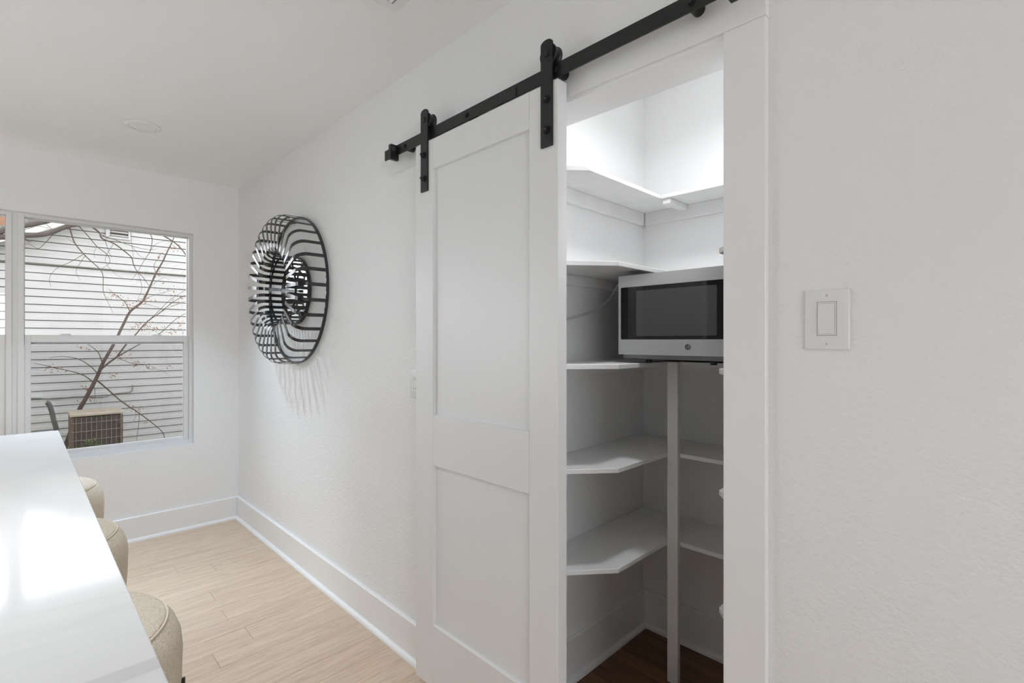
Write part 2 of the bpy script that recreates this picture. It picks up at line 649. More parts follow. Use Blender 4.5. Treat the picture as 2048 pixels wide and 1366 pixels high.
# floor: a base with every plank of the room laid on it
fl = obj('floor', bx(XL - 0.15, PX0, YB - 0.15, YW + 0.16, -0.12, -0.016), mat('floor_base', (0.10, 0.065, 0.045), 0.9),
         label='pale oak plank floor running across the room', cat='floor', kind='structure')
PW = 0.12
joints = {}          # row index -> known end joints (from the photograph)
for y, x in ((2.30, 0.575), (2.43, 0.735), (2.67, 0.70), (2.91, 0.706), (3.27, 0.80), (3.39, 0.64), (3.51, 0.54)):
    joints[math.floor((y - 2.247) / PW)] = x
k0 = math.floor((YB - 2.247) / PW)
k1 = math.ceil((YW - 2.247) / PW)
for k in range(k0, k1):
    ya, yb = max(YB, 2.247 + k * PW), min(YW, 2.247 + (k + 1) * PW)
    if yb - ya < 0.01:
        continue
    cuts = [XL, XW]
    j = joints.get(k, random.uniform(-0.5, 0.6) if k % 2 else random.uniform(-1.0, 0.0))
    cuts.append(j)
    x = j - random.uniform(1.4, 2.0)
    while x > XL + 0.25:
        cuts.append(x)
        x -= random.uniform(1.6, 2.2)
    cuts.sort()
    for xa, xb in zip(cuts, cuts[1:]):
        bm = bx(xa + 0.0003, xb - 0.0003, ya + 0.0004, yb - 0.0004, -0.016, random.uniform(-0.0004, 0.0), bev=0.0009)
        obj('plank', bm, OAK, fl)

pf = obj('floor_pantry', bx(PX0, PX1 + 0.1, PY0 - 0.1, PY1 + 0.1, -0.12, -0.016), mat('pantry_floor_base', (0.03, 0.015, 0.008), 0.9),
         label='dark reddish brown plank floor inside the pantry', cat='floor', kind='structure')
x = PX0 - 0.02
while x < PX1:
    xb = min(PX1, x + 0.083)
    j = random.uniform(PY0 + 0.2, PY1 - 0.2)
    for ya, yb in ((PY0, j), (j, PY1)):
        obj('plank', bx(max(x, XW) + 0.0008, xb - 0.0008, ya + 0.0008, yb - 0.0008, -0.016, random.uniform(-0.001, 0), bev=0.0012), DARKWOOD, pf)
    x += 0.083
# threshold strip under the door opening
obj('trim_1', bx(XW - 0.005, PX0 - 0.021, OP0, OP1, -0.016, 0.002), DARKWOOD, label='dark wooden threshold in the pantry doorway', cat='threshold', kind='structure')


# baseboards: board with a top ledge, quarter-round shoe in front
def baseboard(name, a, b, axis, face, into, label, hgt=0.158):
    """axis: run axis (0=x, 1=y); face: wall plane; into: +1/-1 direction into the room"""
    root = thing(name, ((face if axis == 1 else (a + b) / 2), (face if axis == 0 else (a + b) / 2), 0), label, 'baseboard', kind='structure')
    t = 0.016
    sh = [(0.0, 0.0), (0.017, 0.0)] + [(0.017 * math.cos(q), 0.019 * math.sin(q)) for q in (0.4, 0.8, 1.2)] + [(0.0, 0.019)]
    prof = [(0, 0), (t, 0), (t, hgt - 0.003), (t - 0.003, hgt), (0, hgt)]
    run = 1 if axis == 1 else 0
    def place(p):
        return [(face + into * q[0], q[1]) for q in p]
    bm = B()
    prism(bm, place(prof), run, a, b)
    obj('board', bm, TRIM, root)
    bm = B()
    prism(bm, [(face + into * (t + q[0]), q[1]) for q in sh], run, a, b)
    obj('shoe_moulding', bm, TRIM, root)
    return root


baseboard('baseboard_right', 1.285, YW - 0.001, 1, XW, -1, 'tall white baseboard under the wall sculpture')
baseboard('baseboard_right_near', YB, 0.372, 1, XW, -1, 'white baseboard below the light switch')
baseboard('baseboard_far', -1.2, XW - 0.017, 0, YW, -1, 'tall white baseboard below the windows')
baseboard('baseboard_left', YB, YW, 1, XL, 1, 'white baseboard along the plain side wall')
baseboard('baseboard_pantry_left', PX0, PX1 - 0.017, 0, PY1, -1, 'white baseboard along the left side of the pantry', 0.165)
baseboard('baseboard_pantry_back', PY0, PY1, 1, PX1, -1, 'white baseboard along the back of the pantry', 0.165)

# pantry door casing: right leg, left leg behind the door, long header under the track, jambs
CF = XW - 0.018
obj('trim_2', bx(CF, XW, 0.3775, 0.469, 0, 2.018, bev=0.002), TRIM, label='wide flat white casing right of the pantry opening', cat='trim', kind='structure')
obj('trim_3', bx(CF, XW, 1.19, 1.28, 0, 2.03, bev=0.002), TRIM, label='white casing left of the pantry opening behind the sliding door', cat='trim', kind='structure')
bm = B()
prism(bm, [(0.3775, 2.018), (0.469, 2.018), (1.19, 2.033), (1.88, 2.033), (1.88, 2.141), (0.3775, 2.141)], 0, CF - 0.001, XW)
obj('trim_4', bm, TRIM, label='long white header board behind the black door track', cat='trim', kind='structure')
obj('trim_5', bx(XW - 0.01, PX0 + 0.004, OP0 - 0.002, OP0 + 0.0125, 0, OPZ), TRIM, label='white right jamb lining of the pantry opening', cat='trim', kind='structure')
obj('trim_6', bx(XW - 0.01, PX0 + 0.004, OP1 - 0.012, OP1 + 0.002, 0, OPZ), TRIM, label='white left jamb lining of the pantry opening', cat='trim', kind='structure')
bm = B()
prism(bm, [(OP0 + 0.012, 2.008), (OP1 - 0.012, 2.022), (OP1 - 0.012, OPZ), (OP0 + 0.012, OPZ)], 0, XW - 0.01, PX0 + 0.004)
obj('trim_7', bm, TRIM, label='white head jamb lining over the pantry opening', cat='trim', kind='structure')

# ------------------------------------------------------------------ windows
MULL = -0.019


def window(name, x0, x1, wl, wr, label):
    root = thing(name, ((x0 + x1) / 2, YW + 0.1, WZ0), label, 'window', kind='structure')
    fy = YW + 0.054
    z0, z1 = WZ0, WZ1
    head = 0.018
    for nm, b in (('frame_jamb', (x0, x0 + wl, z0, z1)), ('frame_jamb', (x1 - wr, x1, z0, z1)),
                  ('frame_head', (x0 + wl, x1 - wr, z1 - head, z1)), ('frame_sill', (x0 + wl, x1 - wr, z0, z0 + 0.030))):
        obj(nm, bx(b[0], b[1], fy, fy + 0.085, b[2], b[3], bev=0.0015), VINYL, root)
    mid0, mid1 = 1.300, 1.347
    # upper sash (outer track)
    uy0, uy1 = fy + 0.046, fy + 0.076
    us = thing('upper_sash', ((x0 + x1) / 2, uy0, mid0), None)
    us.parent = root
    us.location = Vector(us.location) - origin_of(root)
    ux0, ux1, uz0, uz1 = x0 + wl, x1 - wr, mid0 - 0.010, z1 - head
    for nm, b in (('stile', (ux0, ux0 + 0.003, uz0, uz1)), ('stile', (ux1 - 0.003, ux1, uz0, uz1)),
                  ('rail', (ux0 + 0.003, ux1 - 0.003, uz1 - 0.003, uz1)), ('rail', (ux0 + 0.003, ux1 - 0.003, uz0, mid1))):
        obj(nm, bx(b[0], b[1], uy0, uy1, b[2], b[3], bev=0.0006), VINYL, us)
    obj('pane', bx(ux0 + 0.003, ux1 - 0.003, uy0 + 0.014, uy0 + 0.017, mid1, uz1 - 0.003), GLASS, us)
    # lower sash (inner track)
    ly0, ly1 = fy + 0.014, fy + 0.044
    ls = thing('lower_sash', ((x0 + x1) / 2, ly0, z0), None)
    ls.parent = root
    ls.location = Vector(ls.location) - origin_of(root)
    lx0, lx1, lz0, lz1 = x0 + wl + 0.001, x1 - wr - 0.001, z0 + 0.030, mid1
    sw = 0.028
    for nm, b in (('stile', (lx0, lx0 + sw, lz0, lz1)), ('stile', (lx1 - sw, lx1, lz0, lz1)),
                  ('rail', (lx0 + sw, lx1 - sw, mid0 + 0.004, lz1)), ('rail', (lx0 + sw, lx1 - sw, lz0, lz0 + 0.022))):
        obj(nm, bx(b[0], b[1], ly0, ly1, b[2], b[3], bev=0.0015), VINYL, ls)
    obj('pane', bx(lx0 + sw, lx1 - sw, ly0 + 0.013, ly0 + 0.016, lz0 + 0.022, mid0 + 0.004), GLASS, ls)
    for dx in (0.22, 0.78):
        xx = lx0 + (lx1 - lx0) * dx
        obj('sash_lock', bx(xx - 0.025, xx + 0.025, ly0 + 0.002, ly0 + 0.028, lz1, lz1 + 0.008, bev=0.002), VINYL, ls)
    # insect screen outside the lower half
    sy = fy + 0.080
    obj('insect_screen', bx(lx0 + 0.01, lx1 - 0.01, sy, sy + 0.001, z0 + 0.03, mid0 - 0.015), SCREEN, root)
    return root


window('window_1', MULL + 0.012, WX1, 0.028, 0.0175, 'white double-hung window over the end of the counter')
window('window_2', WX0, MULL - 0.012, 0.0175, 0.025, 'white double-hung window cut off by the left edge of the photo')
obj('trim_8', bx(MULL - 0.012, MULL + 0.012, YW + 0.066, YW + 0.14, WZ0, WZ1), VINYL, label='narrow recessed white mullion between the two windows', cat='trim', kind='structure')

# ------------------------------------------------------------------ sliding barn door with its hangers
DX0, DX1 = 1.085, 1.126
DY0, DY1, DZ0, DZ1 = 0.912, 1.623, 0.029, 2.060
door = thing('door_1', ((DX0 + DX1) / 2, (DY0 + DY1) / 2, DZ0), 'white two-panel shaker sliding barn door hung on black straps', 'door', kind='structure')
ST = 0.112
for ya, yb in ((DY0, DY0 + ST), (DY1 - ST, DY1)):
    obj('stile', bx(DX0, DX1, ya, yb, DZ0, DZ1, bev=0.0018), DOORP, door)
for za, zb in ((DZ0, 0.264), (0.8545, 1.0415), (1.949, DZ1)):
    obj('rail', bx(DX0 + 0.0002, DX1 - 0.0002, DY0 + ST, DY1 - ST, za, zb, bev=0.0012), DOORP, door)
for za, zb in ((0.264, 0.8545), (1.0415, 1.949)):
    obj('panel', bx(DX0 + 0.013, DX1 - 0.010, DY0 + ST, DY1 - ST, za, zb), DOORP, door)


def hanger(yc):
    x1 = DX0 - 0.0002
    x0 = x1 - 0.006
    h = thing('hanger', (x0, yc, 1.874), None)
    h.parent = door
    h.location = Vector(h.location) - origin_of(door)
    w = 0.0215
    pts = [(yc - w, 1.874), (yc + w, 1.874)] + [(yc + w * math.cos(t), 2.170 + 0.012 * math.sin(t)) for t in [math.pi * k / 12 for k in range(13)]]
    bm = B()
    prism(bm, pts, 0, x0, x1)
    obj('strap', bm, BLACK, h)
    for z in (1.922, 2.010):
        bm = B()
        cyl(bm, (x0, yc, z), (x0 - 0.0035, yc, z), 0.0125, seg=20)
        cyl(bm, (x0 - 0.0035, yc, z), (x0 - 0.010, yc, z), 0.0095, 0.0088, seg=6)
        cyl(bm, (x0 - 0.010, yc, z), (x0 - 0.016, yc, z), 0.008, 0.0035, seg=16)
        obj('bolt', bm, BLACK, h, smooth=True)
    bm = B()
    cyl(bm, (x0, yc, 2.142), (x0 - 0.004, yc, 2.142), 0.0105, 0.0095, seg=24)
    obj('axle_bolt', bm, BLACK, h, smooth=True)
    # grooved wheel behind the strap, riding on the rail
    bm = B()
    prof = [(0.0, 1.0858), (0.0305, 1.0858), (0.0318, 1.088), (0.0308, 1.0915), (0.0272, 1.096), (0.0272, 1.107), (0.0308, 1.111), (0.0318, 1.114), (0.0305, 1.1165), (0.0, 1.1165)]
    prof = [(r, 0.0 + xx) for r, xx in prof]
    seg = 40
    rings = []
    for r, xx in prof:
        if r == 0:
            rings.append([bm.verts.new((xx, yc, 2.142))])
        else:
            rings.append([bm.verts.new((xx, yc + r * math.cos(2 * math.pi * k / seg), 2.142 + r * math.sin(2 * math.pi * k / seg))) for k in range(seg)])
    for a, b in zip(rings, rings[1:]):
        for k in range(seg):
            k2 = (k + 1) % seg
            if len(a) == 1:
                bm.faces.new((a[0], b[k], b[k2]))
            elif len(b) == 1:
                bm.faces.new((a[k], a[k2], b[0]))
            else:
                bm.faces.new((a[k], a[k2], b[k2], b[k]))
    bmesh.ops.recalc_face_normals(bm, faces=bm.faces)
    obj('wheel', bm, BLACK, h, smooth=True)


hanger(0.9505)
hanger(1.560)

# track
RX0, RX1 = 1.0985, 1.1045
RZ0, RZ1 = 2.0735, 2.1145
track = thing('barn_door_track', (RX0, 1.14, RZ0), 'black flat steel sliding door track bolted across the header', 'track')
obj('rail', bx(RX0, RX1, 0.405, 1.876, RZ0, RZ1, bev=0.0008), BLACK, track)
for y in (0.5245, 0.930, 1.333, 1.723):
    bm = B()
    cyl(bm, (RX1, y, 2.094), (CF - 0.001, y, 2.094), 0.0145, seg=24)
    obj('spacer', bm, BLACK, track, smooth=True)
    bm = B()
    cyl(bm, (RX0, y, 2.094), (RX0 - 0.003, y, 2.094), 0.0095, seg=20)
    cyl(bm, (RX0 - 0.003, y, 2.094), (RX0 - 0.008, y, 2.094), 0.0075, 0.0065, seg=6)
    obj('bolt', bm, BLACK, track, smooth=True)
jp = obj('joint_plate', bx(RX0 - 0.003, RX0, 1.090, 1.172, RZ0 - 0.001, RZ0 + 0.031, bev=0.0005), BLACK, track)
for y in (1.105, 1.121, 1.141, 1.157):
    bm = B()
    cyl(bm, (RX0 - 0.0030, y, RZ0 + 0.017), (RX0 - 0.0036, y, RZ0 + 0.017), 0.0035, seg=12)
    obj('screw', bm, DARKSLOT, jp)


def end_stop(y, s):
    st = thing('end_stop', (RX0, y, RZ0), None)
    st.parent = track
    st.location = Vector(st.location) - origin_of(track)
    obj('block', bx(RX0 - 0.030, RX1 + 0.002, y - 0.009, y + 0.009, RZ0 - 0.022, RZ1 - 0.002, bev=0.0015), BLACK, st)
    obj('clamp_plate', bx(RX0 - 0.007, RX0, y + s * 0.009, y + s * (0.055 if s > 0 else 0.020), RZ0 + 0.002, RZ1 - 0.004, bev=0.001), BLACK, st)
    bm = B()
    cyl(bm, (RX0 - 0.018, y - s * 0.009, 2.094), (RX0 - 0.018, y - s * 0.014, 2.094), 0.009, seg=16)
    obj('bumper', bm, DARKSLOT, st)


end_stop(1.786, 1)
end_stop(0.428, -1)

# ------------------------------------------------------------------ pantry shelves
def board(name, pts, z0, z1, parent):
    bm = B()
    prism(bm, pts, 2, z0, z1)
    bmesh.ops.bevel(bm, geom=list(bm.edges), offset=0.0014, segments=1, affect='EDGES')
    return obj(name, bm, SHELF, parent)


def shelf(z0, z1, label, yf=0.945, yr=0.605, xb=1.800, clip=None, clip_r=None, cleat=0.04):
    g = 0.001
    s = thing('pantry_shelf', (1.7, 0.76, z0), label, 'shelf', 'white painted pantry shelves')
    clip = clip or [(PX0 + g, 1.083), (1.444, yf)]
    clip_r = clip_r or [(1.444, yr), (PX0 + g, 0.463)]
    board('left_board', [(PX0 + g, PY1 - g)] + clip + [(PX1 - g, yf), (PX1 - g, PY1 - g)], z0, z1, s)
    board('back_board', [(xb, yr + g), (PX1 - g, yr + g), (PX1 - g, yf - g), (xb, yf - g)], z0, z1, s)
    board('right_board', clip_r + [(PX0 + g, PY0 + g), (PX1 - g, PY0 + g), (PX1 - g, yr)], z0, z1, s)
    obj('cleat', bx(PX0 + 0.02, PX1 - 0.02, PY1 - 0.018, PY1 - g, z0 - cleat, z0 - 0.0003, bev=0.001), SHELF, s)
    obj('cleat', bx(PX1 - 0.018, PX1 - g, PY0 + 0.02, PY1 - 0.019, z0 - cleat, z0 - 0.0003, bev=0.001), SHELF, s)
    obj('cleat', bx(PX0 + 0.02, PX1 - 0.02, PY0 + g, PY0 + 0.018, z0 - cleat, z0 - 0.0003, bev=0.001), SHELF, s)
    return s


s1 = shelf(1.900, 1.916, 'narrow topmost white shelf high in the pantry with a small support block', yf=1.030, yr=0.489, xb=1.886,
           clip=[(PX0 + 0.001, 1.135), (1.398, 1.030)], clip_r=[(1.398, 0.489), (PX0 + 0.001, 0.384)], cleat=0.055)
obj('support_block', bx(1.894, 2.047, 0.994, 1.027, 1.878, 1.8997, bev=0.0015), SHELF, s1)
shelf(1.568, 1.584, 'white pantry shelf just above the microwave')
shelf(1.218, 1.234, 'white pantry shelf carrying the microwave')
shelf(0.866, 0.882, 'white pantry shelf next below the microwave shelf')
shelf(0.526, 0.542, 'lowest white pantry shelf above the dark floor')
obj('shelf_post', bx(1.778, 1.7985, 0.902, 0.9455, 0.0, 1.2335, bev=0.0015), SHELF,
    label='white upright post from floor to the microwave shelf at its inner corner', cat='post')

# pantry ceiling lamp (out of sight above the opening)
lamp = thing('pantry_ceiling_lamp', (1.50, 0.64, H), 'round white flush lamp on the pantry ceiling', 'lamp')
bm = B()
lathe(bm, [(0, H), (0.11, H), (0.11, H - 0.02), (0.10, H - 0.028), (0, H - 0.028)], (1.50, 0.64))
obj('base', bm, WHITEPL, lamp, smooth=True)
pl_d = bpy.data.lights.new('pantry_lamp_light', 'AREA')
pl_d.shape = 'DISK'
pl_d.size = 0.14
pl_d.color = (0.97, 0.985, 1.0)
pl_d.energy = 2.85
pl_d.spread = math.radians(150)
pl = bpy.data.objects.new('pantry_lamp_light', pl_d)
pl.location = (0, 0, -0.032)
pl.parent = lamp
COL.objects.link(pl)

# ------------------------------------------------------------------ microwave
MX, MY0, MY1, MZ0, MZ1 = 1.570, 0.508, 1.0285, 1.2645, 1.551
mw = thing('microwave', (MX + 0.2, (MY0 + MY1) / 2, 1.234), 'stainless steel microwave with black glass door on the pantry shelf', 'microwave')
obj('body', bx(MX + 0.022, MX + 0.385, MY0 + 0.006, MY1 - 0.006, MZ0 - 0.016, MZ1 - 0.004, bev=0.003), mat('microwave_case', (0.30, 0.30, 0.31), 0.45, 0.6), mw)
gy0, gy1, gz0, gz1 = MY0 + 0.012, MY1 - 0.0098, 1.3185, 1.5087
front = obj('front_panel', holed(B(), 0, MX, MX + 0.022, (MY0, MY1), (MZ0, MZ1), [(gy0, gy1, gz0, gz1)]), STEEL, mw)
# rounded black glass set in the steel front
def round_rect(y0, y1, z0, z1, r, n=5):
    pts = []
    for cy, cz, a0 in ((y1 - r, z0 + r, -90), (y1 - r, z1 - r, 0), (y0 + r, z1 - r, 90), (y0 + r, z0 + r, 180)):
        for k in range(n + 1):
            a = math.radians(a0 + 90 * k / n)
            pts.append((cy + r * math.cos(a), cz + r * math.sin(a)))
    return pts
bm = B()
prism(bm, round_rect(gy0, gy1, gz0, gz1, 0.002), 0, MX + 0.001, MX + 0.020)
gl = obj('door_glass', bm, BLKGLASS, mw)
bm = B()
prism(bm, round_rect(0.6647, 0.955, 1.331, 1.4925, 0.004), 0, MX + 0.0004, MX + 0.0011)
obj('window_screen', bm, MWIN, gl)
# fine bright lip around the glass
bm = B()
out = round_rect(gy0 - 0.0012, gy1 + 0.0012, gz0 - 0.0012, gz1 + 0.0012, 0.005)
inn = round_rect(gy0 + 0.0006, gy1 - 0.0006, gz0 + 0.0006, gz1 - 0.0006, 0.004)
n = len(out)
va = [bm.verts.new((MX - 0.0008, p[0], p[1])) for p in out]
vb = [bm.verts.new((MX - 0.0008, p[0], p[1])) for p in inn]
vc = [bm.verts.new((MX + 0.002, p[0], p[1])) for p in out]
vd = [bm.verts.new((MX + 0.002, p[0], p[1])) for p in inn]
for i in range(n):
    j = (i + 1) % n
    bm.faces.new((va[i], va[j], vb[j], vb[i]))
    bm.faces.new((vc[i], vd[i], vd[j], vc[j]))
    bm.faces.new((va[i], vc[i], vc[j], va[j]))
    bm.faces.new((vb[i], vb[j], vd[j], vd[i]))
bmesh.ops.recalc_face_normals(bm, faces=bm.faces)
obj('glass_lip', bm, EMBLEM_S, mw)
obj('keypad', bx(MX + 0.0003, MX + 0.0012, MY0 + 0.02, 0.62, 1.34, 1.49), BLKPLAST, gl)
for y in (MY0 + 0.05, 0.70, MY1 - 0.09):
    bm = B()
    cyl(bm, (MX + 0.06, y, 1.2342), (MX + 0.06, y, MZ0 - 0.015), 0.010, 0.012, seg=16)
    obj('foot', bm, BLKPLAST, mw, smooth=True)
for y in (MY0 + 0.05, MY1 - 0.05):
    bm = B()
    cyl(bm, (MX + 0.34, y, 1.2342), (MX + 0.34, y, MZ0 - 0.015), 0.010, 0.012, seg=16)
    obj('foot', bm, BLKPLAST, mw, smooth=True)
# round monogram badge
ey, ez, er = 0.761, 1.2935, 0.0098
bm = B()
cyl(bm, (MX - 0.0002, ey, ez), (MX - 0.0012, ey, ez), er, seg=32)
badge = obj('badge', bm, BLKPLAST, mw, smooth=True)
bm = B()
circ = [(MX - 0.0013, ey + 0.0080 * math.cos(2 * math.pi * k / 28), ez + 0.0080 * math.sin(2 * math.pi * k / 28)) for k in range(29)]
tube(bm, circ, 0.00045, seg=5)
for q in range(4):      # curls inside the ring
    a = math.pi / 4 + q * math.pi / 2
    c = (ey + 0.0066 * math.cos(a), ez + 0.0066 * math.sin(a))
    arc = [(MX - 0.0013, c[0] + 0.0016 * math.cos(a + 2.2 + k * 0.45), c[1] + 0.0016 * math.sin(a + 2.2 + k * 0.45)) for k in range(9)]
    tube(bm, arc, 0.0004, seg=5)
obj('badge_ring', bm, EMBLEM_S, badge)
cu = bpy.data.curves.new('monogram', 'FONT')
cu.body = 'GE'
cu.size = 0.0105
cu.shear = 0.25
cu.align_x = 'CENTER'
cu.align_y = 'CENTER'
cu.extrude = 0.0002
cu.offset = 0.0001
tmp = bpy.data.objects.new('monogram_tmp', cu)
COL.objects.link(tmp)
bpy.context.view_layer.update()
me = bpy.data.meshes.new_from_object(tmp.evaluated_get(bpy.context.evaluated_depsgraph_get()))
bpy.data.objects.remove(tmp)
bm = B()
bm.from_mesh(me)
for v in bm.verts:
    x_, y_, z_ = v.co
    v.co = Vector((MX - 0.0014 - z_, ey - x_ * 0.86, ez + y_))
bmesh.ops.recalc_face_normals(bm, faces=bm.faces)
obj('monogram', bm, EMBLEM_S, badge)

# power cord, hanging along the left pantry wall
cpts = [(1.72, 1.02, 1.50), (1.70, 1.10, 1.535), at(1233, 576, 1, 1.16), at(1222, 594, 1, 1.175), at(1205, 611, 1, 1.19), at(1186, 623, 1, 1.20), at(1160, 631, 1, 1.205), at(1136, 637, 1, 1.208), at(1105, 642, 1, 1.21)]
bm = B()
tube(bm, smooth_path(cpts, 6), 0.0052, seg=8)
obj('power_cord', bm, CORDM, mw, smooth=True)

# ------------------------------------------------------------------ wall plates
def plate_base(name, y0, y1, z0, z1, label, cat):
    p = thing(name, (XW, (y0 + y1) / 2, z0), label, cat)
    obj('plate', bx(XW - 0.0065, XW - 0.0002, y0, y1, z0, z1, bev=0.0028, seg=3), WHITEPL, p, smooth=True)
    return p


sy0, sy1, sz0, sz1 = 0.2275, 0.3055, 1.2975, 1.4185
sw = plate_base('light_switch', sy0, sy1, sz0, sz1, 'white rocker light switch plate on the wall right of the pantry', 'switch')
yc, zc = (sy0 + sy1) / 2, (sz0 + sz1) / 2 + 0.002
obj('recess_shade', bx(XW - 0.0069, XW - 0.005, yc - 0.0173, yc + 0.0173, zc - 0.0343, zc + 0.0343), mat('plate_gap_shade', (0.30, 0.30, 0.30), 0.7), sw)  # grey strip proud of the plate, painting the shaded gap
obj('rocker_frame', bx(XW - 0.0078, XW - 0.005, yc - 0.0165, yc + 0.0165, zc - 0.0335, zc + 0.0335, bev=0.0012, seg=2), WHITEPL, sw)
bm = B()
prism(bm, [(XW - 0.0075, zc - 0.0305), (XW - 0.0082, zc - 0.0305), (XW - 0.0108, zc), (XW - 0.0092, zc + 0.0305), (XW - 0.0075, zc + 0.0305)], 1, yc - 0.0138, yc + 0.0138)
obj('rocker', bm, WHITEPL, sw)
obj('rocker_gap_shade', bx(XW - 0.0081, XW - 0.0077, yc - 0.0143, yc + 0.0143, zc - 0.0310, zc + 0.0310), mat('plate_gap_shade', (0.30, 0.30, 0.30), 0.7), sw)  # grey strip painting the shade around the rocker
for dz in (-0.0485, 0.0485):
    bm = B()
    cyl(bm, (XW - 0.0066, yc, zc - 0.002 + dz), (XW - 0.0078, yc, zc - 0.002 + dz), 0.0032, 0.0026, seg=16)
    s = obj('screw', bm, WHITEPL, sw, smooth=True)
    obj('slot', bx(XW - 0.0080, XW - 0.0077, yc - 0.0004, yc + 0.0004, zc - 0.002 + dz - 0.0022, zc - 0.002 + dz + 0.0022), DARKSLOT, s)

oy0, oy1, oz0, oz1 = 1.693, 1.7695, 1.078, 1.197
ou = plate_base('wall_outlet', oy0, oy1, oz0, oz1, 'white wall plate peeking out behind the left edge of the barn door', 'outlet')
yc, zc = (oy0 + oy1) / 2, (oz0 + oz1) / 2
obj('insert', bx(XW - 0.0080, XW - 0.005, yc - 0.0165, yc + 0.0165, zc - 0.0335, zc + 0.0335, bev=0.001), WHITEPL, ou)
for dz in (-0.019, 0.019):
    for dy, hh in ((0.0065, 0.0042), (-0.0065, 0.0035)):
        obj('slot', bx(XW - 0.0082, XW - 0.0079, yc + dy - 0.001, yc + dy + 0.001, zc + dz - hh, zc + dz + hh), DARKSLOT, ou)

# ------------------------------------------------------------------ wall sculpture: a ring of bent black strips round a small mirror
AC = Vector((XW - 0.004, 2.955, 1.604))
art = thing('wall_sculpture', AC, 'round black metal wall sculpture of curved ribs around a small mirror', 'wall art')
RO, RI, DP = 0.422, 0.196, 0.152


def ring(r, d0, d1, th, name, seg=96, m=BLACKART):
    bm = B()
    loops = []
    for rr, dd in ((r - th / 2, d0), (r + th / 2, d0), (r + th / 2, d1), (r - th / 2, d1)):
        loops.append([bm.verts.new((AC.x - dd, AC.y + rr * math.cos(2 * math.pi * k / seg), AC.z + rr * math.sin(2 * math.pi * k / seg))) for k in range(seg)])
    for i in range(4):
        a, b = loops[i], loops[(i + 1) % 4]
        for k in range(seg):
            k2 = (k + 1) % seg
            bm.faces.new((a[k], a[k2], b[k2], b[k]))
    bmesh.ops.recalc_face_normals(bm, faces=bm.faces)
    return obj(name, bm, m, art, smooth=True, org=AC)


ring(RO, 0.000, 0.016, 0.006, 'outer_ring')
ring(RI - 0.004, 0.078, 0.090, 0.004, 'middle_ring')
ring(RI - 0.003, 0.0, 0.020, 0.007, 'mirror_rim')
bm = B()
cyl(bm, (AC.x - 0.004, AC.y, AC.z), (AC.x - 0.008, AC.y, AC.z), RI - 0.006, seg=72)
obj('mirror_disc', bm, MIRROR, art, org=AC)

prof = [(RO, 0.0), (RO, DP - 0.058)]
for k in range(1, 8):
    a = math.pi / 2 * k / 8
    prof.append((RO - 0.058 + 0.058 * math.cos(a), DP - 0.058 + 0.058 * math.sin(a)))
prof += [(RO - 0.058, DP), (RI + 0.045, DP - 0.004)]
for k in range(1, 8):
    a = math.pi / 2 * k / 8
    prof.append((RI + 0.045 - 0.045 * math.sin(a), DP - 0.049 + 0.045 * math.cos(a)))
prof += [(RI, DP - 0.049), (RI, 0.005)]


def rib_mesh(w=0.0185, th=0.0028):
    bm = B()
    rows = []
    P = [Vector((p[0], p[1])) for p in prof]
    for i, p in enumerate(P):
        d = (P[min(i + 1, len(P) - 1)] - P[max(i - 1, 0)]).normalized()
        nrm = Vector((-d.y, d.x))
        row = []
        for s, q in ((-1, -1), (1, -1), (1, 1), (-1, 1)):
            c = p + nrm * (q * th / 2)
            # rib lies in the plane of +Y; tangential direction is Z
            row.append(bm.verts.new((AC.x - c.y, AC.y + c.x, AC.z + s * w / 2)))
        rows.append(row)
    for a, b in zip(rows, rows[1:]):
        for i in range(4):
            j = (i + 1) % 4
            bm.faces.new((a[i], a[j], b[j], b[i]))
    bm.faces.new(rows[0])
    bm.faces.new(list(reversed(rows[-1])))
    bmesh.ops.recalc_face_normals(bm, faces=bm.faces)
    return bm


rib0 = obj('rib', rib_mesh(), BLACKART, art, smooth=True, org=AC)
NR = 33
for k in range(1, NR):
    r = rib0.copy()
    COL.objects.link(r)
    r.parent = art
    r.rotation_euler = (2 * math.pi * k / NR, 0, 0)
rib0.rotation_euler = (0, 0, 0)
for o in art.children:          # one rib points straight towards the door side
    if o.name.startswith('rib'):
        o.rotation_euler.x += math.pi
bm = B()
top = AC + Vector((-0.01, 0.0, RO - 0.03))
tube(bm, [AC + Vector((-0.10, 0.08, RO - 0.015)), top, AC + Vector((-0.10, -0.083, RO - 0.015))], 0.0016, seg=6)
obj('hanging_wire', bm, BLACKART, art)

# ------------------------------------------------------------------ ceiling fittings
def recessed(c, label, power=0.0, spread=85, col=None):
    rl = thing('recessed_light', (c[0], c[1], H), label, 'ceiling light', 'recessed ceiling lights')
    bm = B()
    lathe(bm, [(0.060, H - 0.0002), (0.079, H - 0.0002), (0.0795, H - 0.002), (0.072, H - 0.007), (0.062, H - 0.0085), (0.060, H - 0.006)], (c[0], c[1]), 56)
    obj('trim_ring', bm, WHITEPL, rl, smooth=True)
    bm = B()
    lathe(bm, [(0, H - 0.005), (0.0605, H - 0.005), (0.0605, H - 0.0005), (0, H - 0.0005)], (c[0], c[1]), 48)
    obj('lens', bm, LENS, rl, smooth=True)
    if power:
        d = bpy.data.lights.new('recessed_lamp', 'AREA')
        d.shape = 'DISK'
        d.size = 0.13
        d.energy = power
        d.color = col or LAMP
        d.spread = math.radians(spread)
        o = bpy.data.objects.new('recessed_lamp', d)
        o.location = (0, 0, -0.010)
        o.parent = rl
        COL.objects.link(o)


